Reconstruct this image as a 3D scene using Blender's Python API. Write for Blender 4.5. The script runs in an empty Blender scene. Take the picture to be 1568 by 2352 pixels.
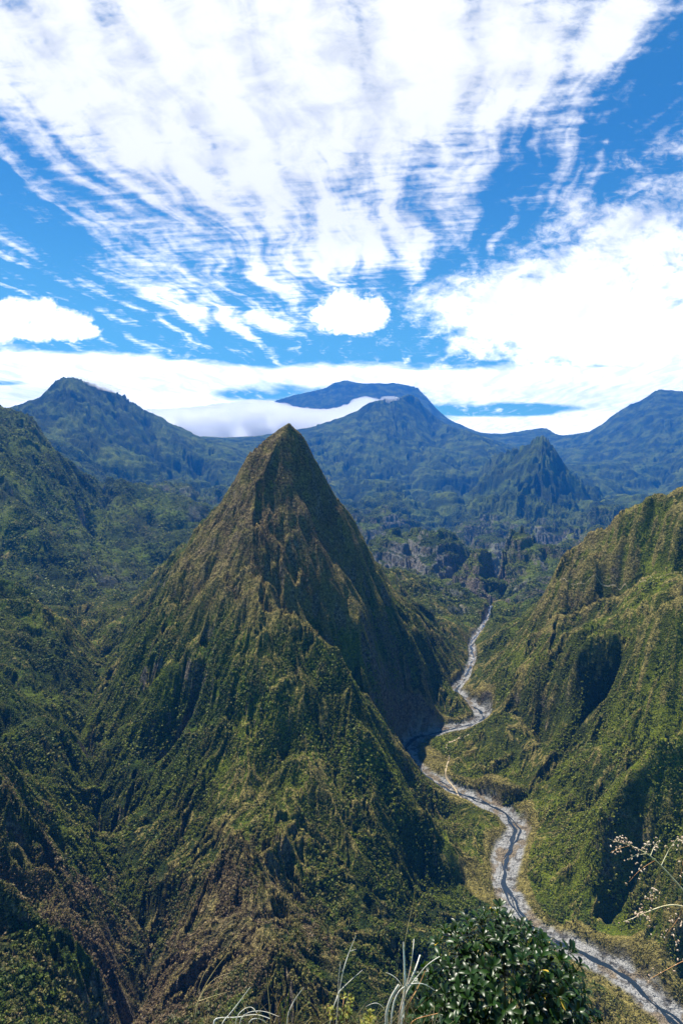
import bpy, math, random
import numpy as np
R = math.radians
rng = np.random.default_rng(7)
random.seed(7)
sc = bpy.context.scene
col = sc.collection

# ------------------------------------------------------------------ camera
F, H = 1350.0, 1090.0          # lens and horizon in image pixels; layout positions are taken from these pixels (frame 1568 x 2352)
cd = bpy.data.cameras.new('camera')
cam = bpy.data.objects.new('camera', cd); col.objects.link(cam)
cam.location = (0, 0, 0); cam.rotation_euler = (R(90), 0, 0)
cd.sensor_fit = 'VERTICAL'; cd.sensor_height = 36.0
cd.lens = 36.0 * F / 2352.0
cd.shift_y = (H - 1176.0) / 2352.0
cd.clip_start = 0.05; cd.clip_end = 90000
sc.camera = cam

# ------------------------------------------------------------------ sun and sky
SUN_EL, SUN_AZ = 64.0, -35.0   # elevation, azimuth from straight ahead (+Y), negative = to the left
sd = bpy.data.lights.new('sun', 'SUN'); sd.energy = 5.0; sd.angle = R(0.5); sd.color = (1.0, 0.94, 0.82)
sun = bpy.data.objects.new('sun', sd); col.objects.link(sun)
sun.rotation_euler = (R(90 - SUN_EL), 0, R(180 - SUN_AZ))
sc.view_settings.view_transform = 'Standard'; sc.view_settings.look = 'None'
sc.view_settings.exposure = 1.3; sc.view_settings.gamma = 1.0
sc.render.film_transparent = False
sc.cycles.max_bounces = 12; sc.cycles.volume_bounces = 10; sc.cycles.glossy_bounces = 2; sc.cycles.transmission_bounces = 3; sc.cycles.diffuse_bounces = 2
sc.cycles.transparent_max_bounces = 6
sc.cycles.use_denoising = True

class NT:
    """small node-tree writer"""
    def __init__(s, tree): s.t = tree; s.n = tree.nodes; s.l = tree.links
    def new(s, kind, **kw):
        n = s.n.new(kind)
        for k, v in kw.items(): setattr(n, k, v)
        return n
    def put(s, sock, v):
        if isinstance(v, bpy.types.NodeSocket): s.l.new(v, sock)
        elif v is not None: sock.default_value = v
    def m(s, op, a, b=None, c=None, clamp=False):
        n = s.new('ShaderNodeMath', operation=op, use_clamp=clamp)
        for i, v in enumerate((a, b, c)):
            if v is not None: s.put(n.inputs[i], v)
        return n.outputs[0]
    def noise(s, vec, scale, detail=4, rough=.55, dist=0, dims='3D'):
        n = s.new('ShaderNodeTexNoise', noise_dimensions=dims)
        s.put(n.inputs['Vector'], vec); n.inputs['Scale'].default_value = scale
        n.inputs['Detail'].default_value = detail; n.inputs['Roughness'].default_value = rough
        n.inputs['Distortion'].default_value = dist
        return n.outputs['Fac']
    def mr(s, v, a, b, c=0., d=1., smooth=True):
        n = s.new('ShaderNodeMapRange', interpolation_type='SMOOTHSTEP' if smooth else 'LINEAR')
        s.put(n.inputs[0], v)
        for i, x in enumerate((a, b, c, d)): s.put(n.inputs[i + 1], x)
        return n.outputs[0]
    def mix(s, f, a, b, mode='MIX'):
        n = s.new('ShaderNodeMix', data_type='RGBA', blend_type=mode)
        s.put(n.inputs[0], f)
        for i, v in ((6, a), (7, b)):
            if isinstance(v, tuple) and len(v) == 3: v = v + (1,)
            s.put(n.inputs[i], v)
        return n.outputs[2]
    def comb(s, x, y, z=0.):
        n = s.new('ShaderNodeCombineXYZ')
        for i, v in enumerate((x, y, z)): s.put(n.inputs[i], v)
        return n.outputs[0]

w = bpy.data.worlds.new('World'); sc.world = w; w.use_nodes = True
T = NT(w.node_tree); T.n.clear()
wo = T.new('ShaderNodeOutputWorld'); bg = T.new('ShaderNodeBackground')
T.l.new(bg.outputs[0], wo.inputs[0])
sky = T.new('ShaderNodeTexSky', sky_type='NISHITA', sun_disc=False)
sky.sun_elevation = R(SUN_EL); sky.sun_rotation = R(SUN_AZ); sky.altitude = 1500
sky.air_density = 1.0; sky.dust_density = 0.3; sky.ozone_density = 2.0
STR = 0.05
tc = T.new('ShaderNodeTexCoord'); sp = T.new('ShaderNodeSeparateXYZ'); T.l.new(tc.outputs['Generated'], sp.inputs[0])
dx, dy, dz = sp.outputs
front = T.m('GREATER_THAN', dy, 0.02)
yy = T.m('MAXIMUM', dy, 0.02)
ux = T.m('MULTIPLY_ADD', T.m('DIVIDE', dx, yy), 1.35, 0.784)         # direction as tan(azimuth), thousandths of the image pixel positions
uy = T.m('MULTIPLY_ADD', T.m('DIVIDE', dz, yy), -1.35, 1.090)
zc = T.m('MAXIMUM', dz, 0.03)
pX = T.m('DIVIDE', dx, zc); pY = T.m('DIVIDE', dy, zc)              # point where the direction meets a high flat cloud layer
plane = T.comb(pX, pY)
def ellipse(cx, cy, ra, rb, rot, power=1.0):
    a = R(rot); ca, sa = math.cos(a), math.sin(a)
    X = T.m('SUBTRACT', ux, cx / 1000); Y = T.m('SUBTRACT', uy, cy / 1000)
    A = T.m('DIVIDE', T.m('ADD', T.m('MULTIPLY', X, ca), T.m('MULTIPLY', Y, sa)), ra / 1000)
    B = T.m('DIVIDE', T.m('SUBTRACT', T.m('MULTIPLY', Y, ca), T.m('MULTIPLY', X, sa)), rb / 1000)
    r2 = T.m('ADD', T.m('MULTIPLY', A, A), T.m('MULTIPLY', B, B))
    return T.m('MULTIPLY', T.m('POWER', 2.718, T.m('MULTIPLY', r2, -0.7)), power)
def total(lst):
    s_ = lst[0]
    for e in lst[1:]: s_ = T.m('ADD', s_, e)
    return s_
# wind-drawn streaks run away from the viewer; ripples cross them
wob = T.noise(plane, 1.3, 3, .5)
rotp = T.new('ShaderNodeMapping'); T.l.new(plane, rotp.inputs['Vector']); rotp.inputs['Rotation'].default_value = (0, 0, R(8))
srt = T.new('ShaderNodeSeparateXYZ'); T.l.new(rotp.outputs[0], srt.inputs[0])
sX = T.m('MULTIPLY_ADD', wob, 0.5, srt.outputs[0]); sY = srt.outputs[1]
streak = T.noise(T.comb(T.m('MULTIPLY', sX, 8.5), T.m('MULTIPLY', sY, 1.1)), 1.0, 3, .5, .2)
ripple = T.noise(T.comb(T.m('MULTIPLY', sX, 7.0), T.m('MULTIPLY', sY, 24.0)), 1.0, 2, .5, .4)
upos = T.comb(ux, uy)
fluff = T.noise(T.comb(T.m('MULTIPLY', ux, 1.0), T.m('MULTIPLY', uy, 1.5)), 9.0, 8, .62, .4)
fine = T.noise(T.comb(T.m('MULTIPLY', ux, 1.0), T.m('MULTIPLY', uy, 1.7)), 42.0, 5, .6, .6)
big = T.noise(plane, 2.6, 4, .55, .2)
HI = [ellipse(660, 60, 500, 210, 0, 1.6), ellipse(520, 300, 310, 190, 12, .80), ellipse(330, 420, 120, 130, 25, .35), ellipse(640, 480, 240, 130, 5, .62),
      ellipse(60, 80, 220, 130, 35, .9), ellipse(1130, 120, 300, 110, -24, 1.0), ellipse(950, 490, 230, 60, -25, .5),
      ellipse(800, 590, 230, 50, -10, .62), ellipse(400, 650, 170, 55, 28, .55), ellipse(560, 735, 150, 20, 3, .85),
      ellipse(1400, 70, 200, 50, -38, .45), ellipse(900, 290, 200, 60, 0, .3)]
LO = [ellipse(1450, 640, 320, 120, -8, 1.0), ellipse(1520, 470, 200, 70, -22, .6), ellipse(1250, 720, 230, 60, 5, .7),
      ellipse(1500, 800, 300, 80, 0, 1.0), ellipse(1060, 700, 70, 60, -20, .3), ellipse(1540, 330, 120, 30, -25, .35)]
HZ = [ellipse(60, 830, 240, 26, 3, .8), ellipse(60, 895, 260, 50, 0, 1.2), ellipse(330, 880, 150, 45, 8, 1.3), ellipse(430, 965, 200, 36, 0, 1.4), ellipse(560, 858, 300, 16, 2, .7), ellipse(1050, 868, 420, 26, 0, 1.1),
      ellipse(1200, 905, 360, 26, 0, .8), ellipse(1250, 975, 230, 26, 0, 1.4), ellipse(1568, 880, 260, 80, 0, 1.0), ellipse(40, 1000, 400, 80, 0, 1.2),
      ellipse(620, 975, 200, 40, 0, 1.2), ellipse(545, 912, 120, 12, 0, -.7), ellipse(1200, 942, 170, 12, -2, -.85), ellipse(20, 880, 60, 8, 0, -.9)]
def lobe(cx, cy, ra, rb):
    X = T.m('DIVIDE', T.m('SUBTRACT', ux, cx / 1000), ra / 1000); Y = T.m('DIVIDE', T.m('SUBTRACT', uy, cy / 1000), rb / 1000)
    return T.m('SUBTRACT', 1.0, T.m('SQRT', T.m('ADD', T.m('MULTIPLY', X, X), T.m('MULTIPLY', Y, Y))))
def top_of(lst):
    s_ = lst[0]
    for e in lst[1:]: s_ = T.m('MAXIMUM', s_, e)
    return s_
CU = top_of([lobe(785, 700, 52, 46), lobe(850, 718, 56, 42), lobe(745, 722, 42, 24), lobe(808, 745, 82, 28),
             lobe(60, 715, 95, 36), lobe(130, 740, 90, 34), lobe(185, 760, 52, 24), lobe(10, 745, 90, 46), lobe(80, 760, 130, 26)])
cun = T.noise(upos, 22., 7, .62, .2)
cu = T.mr(T.m('ADD', T.m('ADD', CU, T.m('MULTIPLY', T.m('SUBTRACT', cun, .5), 1.5)), T.m('MULTIPLY', T.m('SUBTRACT', fine, .5), .7)), -.04, .34)
hi = T.m('ADD', total(HI), T.m('MULTIPLY', T.m('SUBTRACT', streak, .5), 3.3))
hi = T.m('ADD', hi, T.m('MULTIPLY', T.m('SUBTRACT', ripple, .5), 1.25))
hi = T.m('ADD', hi, T.m('MULTIPLY', T.m('SUBTRACT', fluff, .5), 1.35))
hi = T.m('ADD', hi, T.m('MULTIPLY', T.m('SUBTRACT', fine, .5), .9))
hi = T.mr(hi, .12, 1.35)
lo = T.m('ADD', total(LO), T.m('MULTIPLY', T.m('SUBTRACT', fluff, .5), 2.4))
lo = T.m('ADD', lo, T.m('MULTIPLY', T.m('SUBTRACT', fine, .5), .9))
lo = T.m('ADD', lo, T.m('MULTIPLY', T.m('SUBTRACT', big, .5), 1.0))
lo = T.mr(lo, .25, 1.1)
hz = T.noise(T.comb(T.m('MULTIPLY', ux, 7.), T.m('MULTIPLY', uy, 22.)), 1.0, 6, .6, .3)
hz = T.mr(T.m('ADD', total(HZ), T.m('MULTIPLY', T.m('SUBTRACT', hz, .5), 2.0)), .35, .95)
cov = T.m('MULTIPLY', T.m('MAXIMUM', cu, T.m('MAXIMUM', T.m('MAXIMUM', hi, lo), hz)), T.m('MULTIPLY', front, T.mr(dz, -.03, .0)))
tint = T.mr(T.m('ADD', T.m('MULTIPLY', fluff, .5), T.m('MULTIPLY', streak, .5)), .36, .56, .74, 1.0)
ccol = T.mix(tint, (.82, .92, 1.0), (1, .995, .97))
cb = T.m('MULTIPLY', T.mr(dz, .05, .42, 2.0, .57), tint)
csc = T.new('ShaderNodeVectorMath', operation='SCALE'); T.l.new(ccol, csc.inputs[0]); T.l.new(cb, csc.inputs['Scale'])
ssc = T.new('ShaderNodeVectorMath', operation='SCALE'); T.l.new(T.mix(1.0, sky.outputs[0], T.mix(T.mr(dz, .05, .5), (1.0, 1.95, 1.45), (.30, .92, 1.12)), 'MULTIPLY'), ssc.inputs[0]); ssc.inputs['Scale'].default_value = STR
T.l.new(T.mix(cov, ssc.outputs[0], csc.outputs[0]), bg.inputs['Color']); bg.inputs['Strength'].default_value = 1.0

# ------------------------------------------------------------------ helpers
def tag(o, label=None, cat=None, group=None, kind=None):
    if label: o['label'] = label
    if cat: o['category'] = cat
    if group: o['group'] = group
    if kind: o['kind'] = kind
    return o
def mesh_obj(name, verts, faces, mat=None, parent=None, smooth=True, attrs=None):
    me = bpy.data.meshes.new(name)
    v = np.asarray(verts, np.float32); f = np.asarray(faces, np.int32)
    k = f.shape[1]
    me.vertices.add(len(v)); me.vertices.foreach_set('co', v.ravel())
    me.loops.add(f.size); me.loops.foreach_set('vertex_index', f.ravel())
    me.polygons.add(len(f)); me.polygons.foreach_set('loop_start', np.arange(0, f.size, k, dtype=np.int32))
    if smooth: me.polygons.foreach_set('use_smooth', np.ones(len(f), bool))
    me.update(calc_edges=True)
    for a, d in (attrs or {}).items():
        me.attributes.new(a, 'FLOAT', 'POINT').data.foreach_set('value', np.asarray(d, np.float32))
    if mat: me.materials.append(mat)
    o = bpy.data.objects.new(name, me); col.objects.link(o)
    if parent: o.parent = parent
    return o
def P(px, py, Y): return ((px - 784) / F * Y, Y, -(py - H) / F * Y)
def far_stretch(r): return np.maximum(r / 1500., 1.) ** .38         # stretches far land away from the viewer so the even haze veils it more
def PW(px, py, Y):
    p = np.array(P(px, py, Y)); return tuple(p * float(far_stretch(np.hypot(p[0], p[1]))))
def Z(px, py, z): return P(px, py, -z * F / (py - H))
def sstep(a, b, x):
    t = np.clip((x - a) / (b - a), 0, 1); return t * t * (3 - 2 * t)

# ------------------------------------------------------------------ noise
def _hash(ix, iy, seed):
    h = (ix.astype(np.int64) * 374761393 + iy.astype(np.int64) * 668265263 + seed * 1442695041) & 0xffffffff
    h = ((h ^ (h >> 13)) * 1274126177) & 0xffffffff
    h = ((h ^ (h >> 16)) * 2246822519) & 0xffffffff
    return (h ^ (h >> 15)) & 0xffffff
def perlin(x, y, seed=0):
    x = np.asarray(x, np.float32); y = np.asarray(y, np.float32)
    ix = np.floor(x); iy = np.floor(y); fx = x - ix; fy = y - iy
    ix = ix.astype(np.int32); iy = iy.astype(np.int32)
    ux_ = fx * fx * fx * (fx * (fx * 6 - 15) + 10); uy_ = fy * fy * fy * (fy * (fy * 6 - 15) + 10)
    def g(i, j):
        a = _hash(ix + i, iy + j, seed).astype(np.float32) * (2 * np.pi / 0xffffff)
        return np.cos(a) * (fx - i) + np.sin(a) * (fy - j)
    a = g(0, 0); b = g(1, 0); c = g(0, 1); d = g(1, 1)
    return ((a + (b - a) * ux_) * (1 - uy_) + (c + (d - c) * ux_) * uy_) * 1.5

# ------------------------------------------------------------------ terrain: crest, gully and break lines
RIDGE, RIVER = [], []
def line(*pts): RIDGE.append([P(*p) for p in pts])
# river, from near (bottom right) to far; heights fall towards the viewer
rv = [(1900, 2560, -549), (1700, 2450, -547), (1600, 2385, -545), (1500, 2300, -542), (1410, 2225, -540), (1320, 2178, -538), (1230, 2140, -536), (1180, 2085, -533), (1155, 2030, -530),
      (1165, 1960, -525), (1190, 1905, -520), (1160, 1868, -516), (1100, 1840, -512), (1040, 1815, -508), (975, 1780, -503), (938, 1745, -499), (932, 1715, -495),
      (962, 1692, -490), (1020, 1677, -486), (1085, 1665, -482), (1112, 1650, -479), (1105, 1632, -475), (1065, 1608, -470), (1046, 1582, -462),
      (1070, 1555, -455), (1085, 1515, -445), (1082, 1475, -437), (1110, 1435, -428), (1130, 1390, -415)]
RIVER = [Z(*p) for p in rv]
RIDGE.append(RIVER)
line((1130, 1390, 1868), (1110, 1350, 2010), (1160, 1310, 2400), (1200, 1270, 2900))
# main peak
line((665, 969, 1140), (640, 985, 1138), (600, 1022, 1132), (560, 1068, 1120), (520, 1122, 1105), (480, 1182, 1090), (430, 1272, 1065), (380, 1365, 1040), (330, 1465, 1000), (280, 1550, 965), (235, 1630, 930), (212, 1672, 910))
line((665, 969, 1140), (620, 1045, 1095), (592, 1110, 1065), (588, 1200, 1015), (575, 1290, 965), (555, 1372, 925))
line((665, 969, 1140), (700, 1003, 1150), (728, 1055, 1155), (755, 1110, 1160), (785, 1165, 1162), (820, 1235, 1165), (860, 1310, 1165), (920, 1420, 1168), (962, 1510, 1168), (1000, 1590, 1168), (1035, 1640, 1162))
line((665, 969, 1140), (680, 1060, 1105), (705, 1180, 1055), (760, 1330, 1000), (840, 1480, 1000), (895, 1590, 1020), (940, 1645, 1075))
line((785, 1165, 1162), (850, 1290, 1270), (900, 1368, 1350), (960, 1430, 1420), (1040, 1480, 1480))
line((665, 969, 1140), (640, 1010, 1230), (600, 1060, 1400), (540, 1130, 1700), (520, 1170, 2200))
# front spur
line((555, 1372, 925), (620, 1395, 905), (702, 1434, 885), (745, 1480, 868), (776, 1522, 852), (807, 1578, 832), (804, 1648, 800), (850, 1715, 790), (905, 1790, 775), (974, 1862, 765), (1005, 1940, 745), (1005, 2010, 735))
line((555, 1372, 925), (530, 1420, 905), (500, 1480, 890), (459, 1571, 872), (400, 1660, 848), (330, 1760, 808), (270, 1850, 772))
line((804, 1648, 800), (760, 1720, 775), (735, 1790, 745), (700, 1870, 710), (640, 1938, 650), (600, 1945, 615), (550, 1878, 600))
line((900, 1765, 850), (940, 1832, 850), (1000, 1882, 830), (1060, 1905, 830)); line((930, 1800, 905), (975, 1845, 885))
# gullies of the peak
line((640, 1310, 975), (670, 1375, 950), (735, 1470, 930), (790, 1550, 935), (850, 1630, 955), (905, 1690, 1010), (930, 1716, 1060))
line((600, 1450, 872), (585, 1510, 855), (572, 1570, 835), (560, 1650, 812), (480, 1760, 785), (400, 1880, 740), (350, 1990, 675), (325, 2080, 640))
line((860, 1840, 760), (900, 1930, 745), (960, 2020, 730), (1020, 2060, 720))
# left valley
line((350, 1230, 2150), (335, 1300, 1850), (300, 1400, 1500), (262, 1500, 1270), (225, 1600, 1120), (205, 1650, 1030), (195, 1700, 960), (205, 1765, 890), (240, 1860, 800), (280, 1960, 720), (310, 2080, 650), (338, 2180, 610), (330, 2300, 560), (300, 2400, 530), (280, 2560, 480))
# near pinnacle and its spurs
line((550, 1880, 600), (500, 1960, 580), (450, 2060, 560), (380, 2200, 530), (310, 2352, 500), (260, 2560, 440))
line((550, 1880, 600), (590, 1960, 575), (602, 2040, 550), (650, 2075, 540), (700, 2100, 530), (740, 2160, 510), (770, 2240, 490), (795, 2352, 460), (820, 2560, 400))
line((840, 2060, 600), (900, 2090, 585), (950, 2130, 570), (1010, 2200, 550), (1060, 2320, 520), (1100, 2500, 470))
line((690, 1985, 665), (790, 2035, 660), (890, 2065, 670), (990, 2110, 685), (1080, 2130, 695))
line((625, 1990, 655), (660, 2035, 640), (720, 2078, 620), (820, 2118, 600)); line((505, 1950, 690), (440, 2005, 660), (400, 2082, 630))
line((640, 2180, 480), (660, 2300, 450), (690, 2560, 400))
line((900, 2200, 520), (930, 2352, 480), (950, 2560, 430))
line((480, 2080, 600), (420, 2180, 590)); 
# left near ridges
line((-260, 1400, 950), (-100, 1530, 880), (0, 1625, 860), (110, 1680, 850), (165, 1715, 845), (208, 1800, 835))
line((-260, 1530, 650), (-100, 1650, 615), (0, 1762, 600), (60, 1830, 590), (100, 1940, 580), (160, 2020, 577), (215, 2065, 580), (262, 2150, 590))
line((-260, 1700, 790), (0, 1800, 740), (120, 1880, 750), (225, 1945, 740))
line((-260, 1850, 440), (0, 2060, 430), (120, 2150, 430), (232, 2232, 440), (262, 2352, 440), (280, 2560, 410))
line((-260, 1960, 560), (0, 2060, 530), (120, 2180, 520), (240, 2300, 520))
# left middle distance
line((-260, 1200, 1450), (0, 1335, 1300), (60, 1362, 1280), (130, 1440, 1200), (180, 1560, 1120))
line((-260, 1250, 1640), (0, 1330, 1560), (100, 1385, 1500), (200, 1450, 1400), (235, 1530, 1280))
line((-260, 1480, 1080), (0, 1560, 1020), (100, 1610, 1030), (175, 1665, 1010))
# big left spur: crest, break of slope, foot
line((-400, 760, 2900), (-150, 850, 2750), (0, 918, 2600), (40, 930, 2550), (62, 950, 2480), (90, 1005, 2380), (130, 1075, 2240), (180, 1172, 2040), (220, 1240, 1900), (257, 1292, 1800))
line((-260, 900, 2050), (0, 1080, 1850), (60, 1140, 1820), (130, 1212, 1800), (200, 1268, 1770), (252, 1310, 1750))
line((-260, 1120, 1760), (0, 1222, 1730), (70, 1260, 1720), (150, 1322, 1690), (250, 1345, 1700))
# plateau behind
line((200, 1172, 2350), (260, 1160, 2500), (330, 1158, 2550), (400, 1160, 2550), (480, 1165, 2400))
line((200, 1125, 3300), (400, 1118, 3600), (560, 1110, 3900))
line((200, 1225, 2200), (280, 1240, 2100), (400, 1235, 2100))
line((130, 1040, 2900), (200, 1120, 2700))
# right ridge, skyline then spurs
line((1148, 1545, 1350), (1150, 1500, 1352), (1154, 1466, 1350), (1184, 1436, 1330), (1234, 1382, 1300), (1274, 1331, 1270), (1303, 1281, 1240), (1334, 1256, 1220), (1374, 1216, 1190), (1434, 1181, 1150), (1568, 1106, 1080), (1750, 1010, 1000), (1950, 900, 900))
line((1252, 1430, 1190), (1326, 1391, 1150), (1404, 1363, 1110), (1439, 1342, 1090), (1568, 1280, 1010), (1800, 1180, 900))
line((1262, 1458, 1185), (1330, 1427, 1150), (1420, 1393, 1105), (1568, 1338, 1010), (1800, 1250, 860))
line((1179, 1655, 1100), (1184, 1602, 1108), (1194, 1575, 1106), (1221, 1545, 1098), (1235, 1507, 1090), (1263, 1475, 1080), (1315, 1447, 1055), (1400, 1402, 1015), (1500, 1360, 960), (1568, 1330, 920))
line((1319, 1520, 985), (1326, 1490, 985), (1354, 1458, 978), (1390, 1430, 960), (1460, 1390, 920), (1568, 1345, 850), (1800, 1280, 750))
line((1500, 1420, 935), (1400, 1470, 985), (1340, 1530, 1010), (1270, 1600, 1040), (1240, 1660, 1050), (1262, 1730, 1000))
line((1300, 1470, 1072), (1275, 1540, 1062), (1240, 1600, 1062))
line((1456, 1602, 850), (1500, 1560, 840), (1568, 1500, 820), (1800, 1380, 750))
line((1456, 1602, 850), (1425, 1650, 855), (1400, 1715, 860), (1347, 1778, 870), (1300, 1835, 875))
line((1800, 1400, 830), (1568, 1475, 890), (1450, 1540, 930), (1380, 1605, 950), (1310, 1690, 960), (1270, 1765, 950), (1235, 1840, 910))
line((1800, 1500, 660), (1568, 1681, 680), (1484, 1757, 700), (1429, 1791, 710), (1374, 1842, 720), (1364, 1885, 722), (1345, 1960, 725), (1310, 2040, 728))
line((1800, 1620, 730), (1568, 1712, 780), (1480, 1770, 800), (1400, 1835, 820), (1310, 1900, 840))
line((1800, 1750, 620), (1568, 1905, 645), (1450, 2035, 690), (1380, 2120, 690))
line((1800, 1900, 600), (1568, 2060, 625), (1450, 2130, 665))
line((1900, 2200, 570), (1700, 2260, 590), (1568, 2240, 620))
# terrace above the river and its cut bank
def zl(*pts): RIDGE.append([Z(*p) for p in pts])
zl((1085, 1797, -484), (1150, 1799, -484), (1225, 1806, -482), (1260, 1800, -480))
zl((1060, 1815, -503), (1100, 1829, -505), (1160, 1834, -506), (1215, 1840, -505))
zl((1000, 1730, -491), (1010, 1755, -494), (1035, 1790, -500)); zl((1050, 1745, -484), (1060, 1770, -487))
zl((1120, 1720, -464), (1170, 1700, -450)); zl((1110, 1770, -476), (1180, 1770, -474), (1230, 1760, -470))
zl((1085, 2005, -524), (1060, 2040, -526), (1120, 1950, -520)); zl((1225, 2000, -524), (1215, 1960, -521), (1250, 2080, -530), (1290, 2130, -534))
zl((1350, 2250, -541), (1430, 2310, -543), (1500, 2370, -545), (1430, 2390, -544)); zl((1250, 2300, -539), (1350, 2450, -544))
# rugged middle distance
line((1070, 1300, 2020), (1110, 1262, 2150), (1150, 1240, 2220), (1222, 1203, 2320), (1262, 1225, 2250), (1292, 1268, 2150))
line((1060, 1345, 1950), (1100, 1325, 1990), (1150, 1320, 2050)); line((1060, 1365, 1880), (1100, 1378, 1860), (1160, 1375, 1850))
line((890, 1310, 1900), (930, 1280, 2300), (1000, 1240, 2700)); line((940, 1350, 1700), (1020, 1340, 1850))
line((990, 1320, 2080), (1050, 1315, 2080))
line((820, 1215, 2900), (900, 1195, 3100), (1000, 1215, 3000)); line((840, 1250, 2300), (900, 1262, 2250))
line((1320, 1262, 2350), (1290, 1215, 3000), (1250, 1190, 3500))
line((880, 1150, 4300), (960, 1165, 4000), (1030, 1185, 3600)); line((780, 1130, 4600), (860, 1100, 5600))
line((1020, 1140, 4300), (1100, 1165, 3800), (1160, 1170, 3600)); line((1000, 1140, 4700), (1080, 1120, 5200), (1140, 1120, 5200))
# small far peak
line((1100, 1070, 5600), (1154, 1034, 5000), (1209, 1021, 4700), (1232, 1005, 4620), (1248, 1000, 4600), (1262, 1008, 4550), (1275, 1040, 4500), (1297, 1086, 4400), (1320, 1130, 4100), (1345, 1165, 3800))
line((1248, 1000, 4600), (1235, 1060, 4300), (1200, 1120, 4000), (1190, 1160, 3700)); line((1275, 1120, 4150), (1265, 1165, 3800))
line((1345, 1105, 5200), (1300, 1120, 4800)); line((1305, 1075, 5000), (1350, 1085, 5600)); line((1330, 1108, 4500), (1370, 1110, 4700)); line((1120, 1100, 4600), (1170, 1105, 4350)); line((1400, 1140, 4700), (1450, 1120, 5000), (1520, 1100, 5400)); line((1380, 1180, 3300), (1440, 1170, 3600))
line((1160, 1075, 6200), (1250, 1060, 6800), (1400, 1062, 6400))
# far left mountain
line((-400, 980, 3900), (-100, 985, 4200), (52, 937, 4500), (85, 915, 4620), (110, 900, 4700), (148, 866, 4800), (175, 873, 4900), (220, 886, 5000), (285, 908, 5200), (325, 940, 5350), (375, 961, 5500), (425, 986, 5700), (450, 1008, 5800), (505, 1018, 6000), (550, 1013, 6200), (615, 1000, 6500), (700, 988, 6800), (760, 972, 6900), (800, 955, 6950), (850, 925, 7000), (905, 912, 7200), (950, 905, 7600), (965, 920, 7500), (992, 972, 7300), (1030, 976, 7000), (1075, 992, 6700), (1112, 1012, 6400), (1140, 1030, 6100), (1160, 1055, 5900))
line((148, 866, 4800), (170, 950, 4400), (230, 1040, 4000), (260, 1100, 3600)); line((325, 940, 5350), (330, 1020, 4700), (390, 1080, 4200))
line((90, 1000, 3800), (160, 1080, 3300)); line((230, 1000, 4450), (300, 1075, 4000)); line((450, 1060, 4900), (500, 1095, 4400))
line((610, 1060, 5300), (740, 1080, 5200), (840, 1070, 5600)); line((905, 912, 7200), (910, 1000, 6400), (960, 1060, 5900)); line((992, 972, 7300), (1010, 1040, 6400))
# far flat-topped mountain and skyline to the right
line((300, 1070, 9500), (480, 1045, 9800), (575, 990, 9900), (628, 921, 10000), (660, 910, 10000), (700, 901, 10000), (750, 889, 10000), (768, 876, 10050), (792, 871, 10100), (812, 877, 10100), (850, 879, 10100), (900, 879, 10100), (935, 882, 10100), (958, 888, 10000), (972, 905, 9900), (982, 925, 9700), (1010, 955, 9400), (1040, 970, 9200), (1055, 973, 9100), (1080, 990, 9000), (1104, 997, 9000), (1150, 995, 8900), (1199, 990, 8800), (1222, 986, 8700), (1249, 980, 8600), (1266, 990, 8500), (1280, 1002, 8500), (1314, 1000, 8300), (1345, 992, 8100), (1361, 993, 8000), (1395, 962, 7800), (1430, 938, 7700), (1449, 926, 7600), (1472, 922, 7500), (1490, 906, 7500), (1509, 893, 7450), (1568, 896, 7300), (1700, 890, 7000), (1950, 880, 6500))
line((400, 1060, 8400), (700, 1040, 8600), (860, 1000, 8800)); line((1080, 1040, 8000), (1200, 1035, 7900), (1330, 1040, 7500)); line((1509, 893, 7450), (1470, 980, 6800), (1430, 1040, 6400)); line((1568, 1000, 6200), (1500, 1060, 5900), (1700, 980, 5600))
RIDGE.append([(-5000, 12500, 500), (500, 12300, 400), (1500, 11300, 250), (3000, 10300, 200), (4300, 9300, 200), (7500, 8300, 300)])
RIDGE.append([(-16000, 15500, 300), (0, 15800, 300), (16000, 15500, 300)])
# foot of the viewpoint cliff
RIDGE.append([(-60, 55, -90), (0, 60, -90), (60, 55, -90)])
RIDGE.append([(-200, 190, -250), (-60, 200, -250), (60, 200, -250), (200, 190, -260)])

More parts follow.
